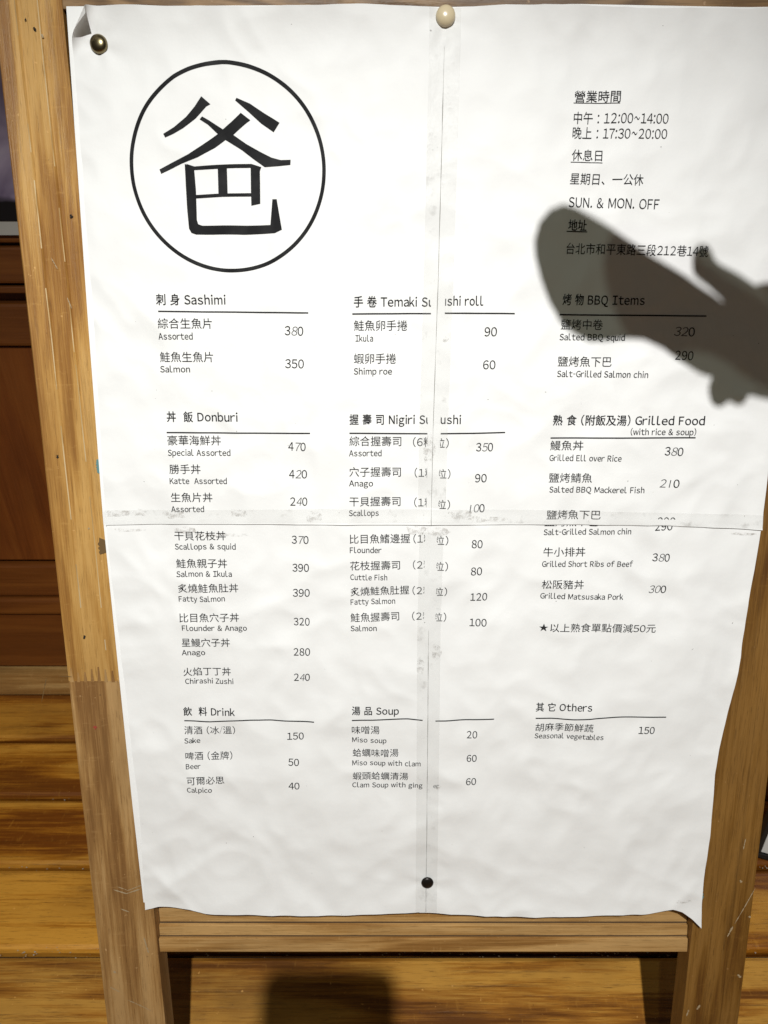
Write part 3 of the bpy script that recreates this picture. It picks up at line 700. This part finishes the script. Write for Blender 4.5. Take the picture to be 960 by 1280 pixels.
hd('BR', '其 它 Others', (146.29,-195.29), (200.74,-196.14)); RULE('BR', [(146.41,-202.91), (163.15,-203.76), (182.65,-205.04), (205.90,-204.02), (236.90,-202.91), (272.98,-202.49)])
cj('BR', '胡麻季節鮮蔬', (146.68,-217.23), (203.34,-218.69)); la('BR', 'Seasonal vegetables', (146.47,-224.53), (214.07,-227.29))

M_edge = plain('seam_shade_dirt', (.25,.24,.22), .8)
LINE('TL', sh(seam_t[1:], -.35), .42, M_edge, 'seam_shade_line'); LINE('BL', sh(seam_b[1:], -.35, 0), .40, M_edge, 'seam_shade_line')  # thin grey line painted for the sheet edge's shadow and dirt along the seam
def smudge_mat():
    m, nt, b = newmat('tape_smudge')
    tc = nd(nt, 'ShaderNodeTexCoord'); n = nd(nt, 'ShaderNodeTexNoise'); n.inputs['Scale'].default_value = 170; n.inputs['Detail'].default_value = 7; n.inputs['Roughness'].default_value = .75
    nt.links.new(tc.outputs['Object'], n.inputs['Vector'])
    nt.links.new(ramp(nt, n.outputs[0], [(.46, 0.0), (.70, .45)]), b.inputs['Alpha'])
    b.inputs['Base Color'].default_value = (.20,.16,.12,1); b.inputs['Roughness'].default_value = .8
    return m
M_smudge = smudge_mat()
def smudge(key, c, a, b_, seed):
    bm = bmesh.new(); K = 26; cc = bm.verts.new((c[0], c[1], 0)); ring = []
    for i in range(K):
        t = 2*math.pi*i/K; r = 1 + .55*nz(math.cos(t)*1.6, math.sin(t)*1.6, seed)
        ring.append(bm.verts.new((c[0]+a*r*math.cos(t), c[1]+b_*r*math.sin(t), 0)))
    for i in range(K): bm.faces.new((cc, ring[i], ring[(i+1) % K]))
    lay(bm, key, 'smudge', M_smudge, .42)
for (k_, c_, a_, b2) in (('TL', (-242.10,-0.74), 11, 3.2), ('TL', (-220.96,0.00), 7, 3.0), ('TL', (-189.08,-1.49), 9, 4), ('TL', (-130.87,-0.74), 8, 3.5), ('TL', (-64.04,-3.72), 7, 4.5), ('BL', (-181.99,-16.44), 11, 3.0), ('BL', (-153.72,-20.96), 30, 1.6),
                         ('BL', (29.23,-15.69), 9, 4.2), ('BR', (47.53,-17.94), 12, 4.0), ('TR', (69.09,-1.49), 10, 4), ('TR', (91.04,-5.96), 16, 3), ('TR', (53.09,152.27), 3.2, 2.2), ('BR', (54.07,-278.07), 3, 3), ('BR', (325.57,-19.45), 10, 1.6), ('BL', (-233.88,-16.44), 14, 1.4),
                         ('BL', (34.37,-149.93), 4, 7), ('BR', (49.42,-136.04), 5, 8), ('TL', (39.19,58.28), 5, 14), ('BR', (307.64,-407.58), 8, 2.0)):
    smudge(k_, c_, a_, b2, c_[0]*.1)

# ------------------------------------------------------------ black-framed white board standing on the floor at the far right
wb_ = empty('framed_board', (.66, .73, 0)); tag(wb_, 'white board with a thin black frame on the floor behind the right leg', 'board')
def quadprism(name, pts, th, mat):
    n_ = Vector((0, -.94, .34)).normalized()
    k = len(pts); vs = [Vector(p) for p in pts] + [Vector(p) - n_*th for p in pts]
    return mesh_obj(name, vs, [list(range(k)), list(range(2*k-1, k-1, -1))] + [[i, k+i, k+(i+1) % k, (i+1) % k] for i in range(k)], mat, wb_, bevel=.001)
def FB(a, b, d=0): return (.609 + a*.92 + b*.20, .704 + b*.26 - a*.34 - d, .006 + b*.93)
quadprism('white_panel', [FB(.007,.008), (FB(.40,.008)), FB(.40,.50), FB(.007,.50)], .006, plain('panel_white', (.62,.61,.58), .5))
M_blk = plain('black_frame', (.012,.011,.010), .4)
quadprism('frame_edge', [FB(0,0,.004), FB(.41,0,.004), FB(.41,.008,.004), FB(0,.008,.004)], .012, M_blk)
quadprism('frame_edge', [FB(0,.009,.004), FB(.007,.009,.004), FB(.007,.51,.004), FB(0,.51,.004)], .012, M_blk)
quadprism('frame_edge', [FB(.013,.499,.004), FB(.41,.499,.004), FB(.41,.51,.004), FB(.013,.51,.004)], .012, M_blk)

# ------------------------------------------------------------ wear on the wood of the sign
M_scr = plain('pale_scratch', (.36,.27,.16), .7); M_hole = plain('nail_hole_dark', (.012,.008,.005), .9)
M_res = plain('old_tape_residue', (.13,.075,.025), .6); M_teal = plain('teal_paint', (.10,.22,.22), .6); M_red = plain('red_dot', (.30,.05,.03), .6)
def MARK(name, pts, w, mat, n=.22):
    vs = []; K = 24
    for i in range(K+1):
        c = poly_at(pts, i/K); c2 = poly_at(pts, min(1, i/K+.02)); c1 = poly_at(pts, max(0, i/K-.02))
        dx, dy = c2[0]-c1[0], c2[1]-c1[1]; L = math.hypot(dx, dy)
        ww = w*(.35+1.3*max(0, .45+nz(i*.41, c[0], 3)))/2*min(1, i/4+.2, (K-i)/4+.2)
        for sg in (1, -1): vs.append(SP(c[0]-dy/L*ww*sg, c[1]+dx/L*ww*sg, n))
    return mesh_obj(name, vs, [(2*i, 2*i+1, 2*i+3, 2*i+2) for i in range(K)], mat, sign)
for pts, w in (([(382.41,-396.07), (374.15,-418.20), (365.67,-439.63)], .9), ([(364.32,-442.58), (359.82,-455.39)], 1.6), ([(375.85,-502.55), (379.70,-506.62)], 2.2), ([(366.06,-337.86), (365.06,-350.83)], .8),
               ([(365.71,-386.55), (367.67,-389.40)], 2.0), ([(336.84,-547.89), (339.68,-541.64)], 1.8), ([(326.42,-556.26), (328.22,-547.89)], 1.5), ([(379.61,-429.85), (381.49,-431.81)], 1.8),
               ([(-278.73,-397.99), (-265.91,-402.78), (-250.62,-397.03)], 1.3), ([(-275.12,-394.16), (-263.96,-398.94), (-248.62,-392.26)], .7), ([(-273.18,-421.10), (-264.35,-424.99)], 1.0), ([(-274.69,-535.41), (-259.86,-543.72), (-249.98,-549.98)], .8), ([(-292.19,-518.90), (-282.44,-525.07)], .9),
               ([(-251.70,-456.38), (-248.10,-476.30)], 1.2), ([(-287.08,-498.48), (-284.69,-500.52)], 2.2), ([(-280.00,218.85), (-275.51,209.90)], .8), ([(-270.29,-14.94), (-268.90,-15.69)], 1.6), ([(-270.46,386.38), (-269.49,383.57)], 1.6), ([(-269.67,186.61), (-266.47,177.45)], .7)):
    MARK('scratch', pts, w, M_scr)
for a, b in (((-282.78,-119.06), (-283.91,-123.09)), ((-291.36,51.84), (-291.64,48.97)), ((-260.57,252.84), (-259.48,250.35)), ((-276.29,390.87), (-274.70,388.06)), ((-282.61,396.45), (-281.42,395.89))): MARK('nail_hole', [a, b], 2.0, M_hole)
MARK('red_dot', [(-281.26,-212.70), (-281.64,-216.98)], 2.6, M_red); MARK('paint_chip', [(-255.97,48.25), (-255.67,35.25)], 3.2, M_teal); MARK('paint_chip', [(327.38,-397.99), (329.33,-409.50)], 2.4, M_teal)
prism('tape_residue', [(-260.85,-23.98), (-253.78,-27.00), (-253.95,-37.63), (-261.51,-39.92), (-262.42,-37.63), (-261.18,-36.11), (-262.82,-33.83), (-261.22,-32.31), (-262.85,-30.03), (-261.19,-27.76)], 0, .2, M_res, sign, 0)
for a, b in (((-323.64,-163.11), (-330.88,-188.13)), ((-311.12,-160.63), (-298.94,-161.45))): MARK('crack', [a, b], .8, M_res)

# crumbs of grit lying in the floor joints
vs = []; fs = []
for _ in range(420):
    k = random.choice((0, 1, 1, 2, 0, 0)); x = random.uniform(-.75, .95); y = j0 + bw*k + random.gauss(0, .0035)
    r = random.uniform(.0004, .0015); z = .0003 if abs(y-j0-bw*k) > .006 else -.004
    b0 = len(vs)
    for d in ((r,0,0), (-r*.8,r*.6,0), (-r*.3,-r*.9,0), (0,0,r*1.1)): vs.append((x+d[0]*random.uniform(.7,1.6), y+d[1], z+d[2]))
    fs += [(b0,b0+1,b0+3), (b0+1,b0+2,b0+3), (b0+2,b0,b0+3), (b0,b0+2,b0+1)]
tag(mesh_obj('floor_grit', vs, fs, plain('grit', (.48,.42,.32), .9), None, origin=(0, .6, 0)), 'pale crumbs of grit scattered along the joints of the floor boards', 'grit', kind='stuff')

# ------------------------------------------------------------ thumbtacks
def tack(at, r, dome, mat, label, n0):
    c = SP(at[0], at[1], n0)
    vs = []; fs = []; K = 32
    prof = [(r*.96, 0), (r, .25*dome), (r*.97, .45*dome), (r*.86, .68*dome), (r*.66, .86*dome), (r*.40, .96*dome), (r*.15, 1.0*dome)]
    for (rr, hh) in prof:
        for i in range(K):
            a = 2*math.pi*i/K; vs.append(c + U*(rr*math.cos(a)*.001) + V*(rr*math.sin(a)*.001) + N*(hh*.001))
    for j in range(len(prof)-1):
        for i in range(K): fs.append((j*K+i, j*K+(i+1) % K, (j+1)*K+(i+1) % K, (j+1)*K+i))
    vs.append(c + N*(dome*.001)); l = (len(prof)-1)*K
    for i in range(K): fs.append((l+i, l+(i+1) % K, len(vs)-1))
    t = empty('thumbtack', c); tag(t, label, 'thumbtack')
    mesh_obj('head', vs, fs, mat, t, smooth=True)
    # pin driven into the frame
    vs = [c + U*(.5*math.cos(a)*.001) + V*(.5*math.sin(a)*.001) + N*(z*.001) for z in (.3, -6) for a in [2*math.pi*i/8 for i in range(8)]]
    mesh_obj('pin', vs, [(i, (i+1) % 8, 8+(i+1) % 8, 8+i) for i in range(8)], M_brass, t)
tack((-224.75,377.93), 7.0, 5.5, M_brass, 'tarnished brass thumbtack below the rolled top left corner of the menu', 1.6)
tack((48.14,397.01), 7.7, 6.5, M_cream, 'cream domed thumbtack at the top middle of the menu', 2.2)
tack((44.39,-387.50), 6.3, 3.2, M_blackpin, 'flat black thumbtack near the bottom edge of the menu', 2.0)

# ------------------------------------------------------------ what throws the two shadows: a raised hand with a made-up paddle fan, and the phone that took the picture
M_skin = plain('skin', (.45,.27,.19), .5)
M_skin.node_tree.nodes['Principled BSDF'].inputs['Subsurface Weight'].default_value = .05
M_sleeve = plain('dark_knit', (.03,.035,.045), .9)
EH = .240                                   # how far up the light rays from the paper the hand is held
def HP(p, dn=0.0):
    q = SP(p[0], p[1], 2); d = LAMP-q; return q + d*EH + d.normalized()*(dn*.001)
def skin_mesh(name, chains, mat, parent, origin, voxel=.0016):
    """chains of (point, radius m): overlapping sweeps fused into one continuous skin"""
    bm = bmesh.new()
    for ch in chains:
        for (p, r), (q, t) in zip(ch[:-1], ch[1:]):
            p, q = Vector(p), Vector(q); n_ = max(1, int((q-p).length/(min(r, t)*.35)))
            for i in range(n_+1):
                f = i/n_; bmesh.ops.create_icosphere(bm, subdivisions=2, radius=r+(t-r)*f, matrix=Matrix.Translation(p.lerp(q, f)-origin))
    me = bpy.data.meshes.new(name); bm.to_mesh(me); bm.free()
    o = bpy.data.objects.new(name, me); COL.objects.link(o)
    md = o.modifiers.new('fuse', 'REMESH'); md.mode = 'VOXEL'; md.voxel_size = voxel
    sm = o.modifiers.new('relax', 'SMOOTH'); sm.factor = .6; sm.iterations = 6
    dg = bpy.context.evaluated_depsgraph_get(); me2 = bpy.data.meshes.new_from_object(o.evaluated_get(dg))
    bpy.data.objects.remove(o); me2.name = name; me2.materials.clear(); me2.materials.append(mat)
    me2.polygons.foreach_set('use_smooth', [True]*len(me2.polygons))
    o = bpy.data.objects.new(name, me2); COL.objects.link(o)
    o.parent = parent; o.location = origin - world_loc(parent)
    return o
caster_out = [(147.86,259.66), (159.31,256.56), (179.85,247.23), (202.90,232.80), (224.03,220.13), (252.41,204.11), (278.94,189.22), (304.69,171.52), (330.45,156.27), (359.88,141.53), (361.78,126.63), (333.63,129.35), (296.54,118.43), (278.90,120.48), (271.66,123.22), (254.78,132.74), (239.98,143.55),
           (222.74,151.60), (211.60,152.94), (202.00,152.27), (188.39,149.59), (177.35,149.59), (163.16,156.27), (150.92,166.24), (141.23,181.38), (132.11,200.89), (126.57,218.21), (125.31,230.91), (128.65,245.36), (137.44,255.94)]
org = HP((218.33,181.38))
caster = empty('paddle_caster', org); tag(caster, 'made-up dark paddle-shaped fan in a raised hand, throwing the large rounded shadow on the menu', 'caster')  # unseen and invented; its outline follows the shadow it has to throw
k_ = len(caster_out)
vs = [HP(p, 2) for p in caster_out] + [HP(p, -2) for p in caster_out]
mesh_obj('caster_blade', vs, [list(range(k_)), list(range(2*k_-1, k_-1, -1))] + [[i, k_+i, k_+(i+1) % k_, (i+1) % k_] for i in range(k_)], plain('dark_caster_board', (.05,.05,.06), .6), caster, bevel=.001)
per = empty('person', HP((359.88,141.53))); tag(per, 'person raising one hand beside the menu, its finger shadows showing at the right edge', 'person')
chains = [
    [(HP((315.11,170.21), 12), .0185), (HP((338.85,172.18), 12), .020), (HP((384.61,162.92), 10), .021), (HP((427.55,151.60), 8), .022)],      # palm, thumb side
    [(HP((314.14,148.25), 12), .019), (HP((359.19,146.91), 12), .020), (HP((429.70,137.48), 8), .024)],
    [(HP((316.56,126.63), 12), .0155), (HP((345.05,121.17), 12), .0165), (HP((389.98,123.90), 10), .019), (HP((431.35,126.63), 8), .022)],     # palm, little-finger side
    [(HP((422.36,140.18), 8), .029), (HP((473.10,126.63), 0), .033), (HP((546.35,107.43), -6), .037)],                                    # wrist and forearm
    [(HP((314.44,176.13), 14), .0125), (HP((294.72,194.42), 14), .0095), (HP((279.47,204.11), 11), .0078), (HP((268.63,211.18), 9), .0078), (HP((267.21,218.85), 8), .0072)],   # thumb
    [(HP((309.30,129.35), 16), .0105), (HP((296.40,119.80), 18), .0084), (HP((291.80,110.19), 10), .0074), (HP((292.58,102.59), 2), .0064)],     # index
    [(HP((323.83,123.90), 14), .0105), (HP((314.14,117.06), 19), .0084), (HP((308.60,110.19), 10), .0074), (HP((309.27,103.98), 0), .0064)],     # middle
    [(HP((340.50,118.43), 12), .0100), (HP((332.77,112.94), 18), .0080), (HP((328.73,111.57), 6), .0070), (HP((325.31,117.06), -8), .0062)],     # ring
    [(HP((357.25,118.43), 10), .0092), (HP((352.43,112.25), 14), .0070), (HP((348.32,111.57), 4), .0062), (HP((344.85,117.06), -8), .0056)]]     # little
skin_mesh('hand', chains, M_skin, per, HP((359.02,148.25)))
skin_mesh('sleeve', [[(HP((465.69,129.35), 2), .039), (HP((509.60,117.06), -2), .045), (HP((601.20,79.55), -20), .052), (HP((728.68,-7.45), -30), .060)]], M_sleeve, per, HP((501.89,121.17)), .003)

BK = -FWD
def PH(x, y, z): return CAM + U*(x*.001) + UPC*(y*.001) + BK*(z*.001)   # mm from the lens: right, up, back
def rrect(x0, x1, y0, y1, r, n=8):
    out = []
    for cx, cy, a0 in ((x1-r, y1-r, 0), (x0+r, y1-r, 90), (x0+r, y0+r, 180), (x1-r, y0+r, 270)):
        for i in range(n+1):
            a = math.radians(a0+90*i/n); out.append((cx+r*math.cos(a), cy+r*math.sin(a)))
    return out
def slab(name, out, z0, z1, mat, parent, bevel=0):
    k = len(out); vs = [PH(x, y, z0) for x, y in out] + [PH(x, y, z1) for x, y in out]
    return mesh_obj(name, vs, [list(range(k)), list(range(2*k-1, k-1, -1))] + [[i, k+i, k+(i+1) % k, (i+1) % k] for i in range(k)], mat, parent, bevel=bevel)
phone = empty('smartphone', PH(-25, -60, 8)); tag(phone, 'black smartphone held over the sign, its rounded shadow on the floor below the bottom rail', 'phone')
slab('case', rrect(-66, 18, -150, 17, 13), 2.5, 11.5, plain('phone_case', (.02,.02,.022), .4), phone, .001)
slab('screen', rrect(-63, 15, -147, 14, 10), 11.7, 12.1, plain('phone_glass', (.01,.01,.012), .08), phone)
slab('camera_bump', rrect(-22, 14, -22, 13, 7), 1.2, 2.4, plain('bump_glass', (.03,.03,.035), .2), phone)
for (x, y) in ((0, 0), (-14, 5), (-9, -13)):
    ring = [(x+6*math.cos(2*math.pi*i/20), y+6*math.sin(2*math.pi*i/20)) for i in range(20)]
    inner = [(x+4.6*math.cos(2*math.pi*i/20), y+4.6*math.sin(2*math.pi*i/20)) for i in range(20)]
    vs = [PH(a, b, z) for z in (1.1, .5) for a, b in ring] + [PH(a, b, z) for z in (.5, 1.1) for a, b in inner]
    fs = []
    for l in range(3): fs += [(l*20+i, l*20+(i+1) % 20, (l+1)*20+(i+1) % 20, (l+1)*20+i) for i in range(20)]
    mesh_obj('lens_ring', vs, fs, M_blackpin, phone)
per2 = empty('person', PH(-24, -160, 30)); tag(per2, 'person holding the black smartphone upright from below in one hand', 'person')
chains = [[(PH(-24,-150,38), .026), (PH(-22,-118,36), .030)],
          [(PH(-12,-112,34), .017), (PH(10,-100,30), .013), (PH(30,-82,20), .010), (PH(28,-66,12), .009), (PH(24,-56,16), .008)]]
for i, (y, L_) in enumerate(((-78, 1.0), (-98, 1.06), (-118, 1.0), (-136, .85))):
    chains.append([(PH(-34,y-4,34), .014), (PH(-60,y,28), .0105), (PH(-77,y+2,16), .0086), (PH(-76,y+3,4), .0078), (PH(-60*L_,y+4,-5), .0066)])
chains.append([(PH(-24,-150,38), .026), (PH(-26,-190,52), .026), (PH(-34,-260,90), .034), (PH(-44,-330,130), .038)])
skin_mesh('hand', chains, M_skin, per2, PH(-24,-130,30))
skin_mesh('sleeve', [[(PH(-32,-240,80), .041), (PH(-44,-330,130), .047), (PH(-70,-430,210), .055)]], M_sleeve, per2, PH(-40,-320,120), .003)
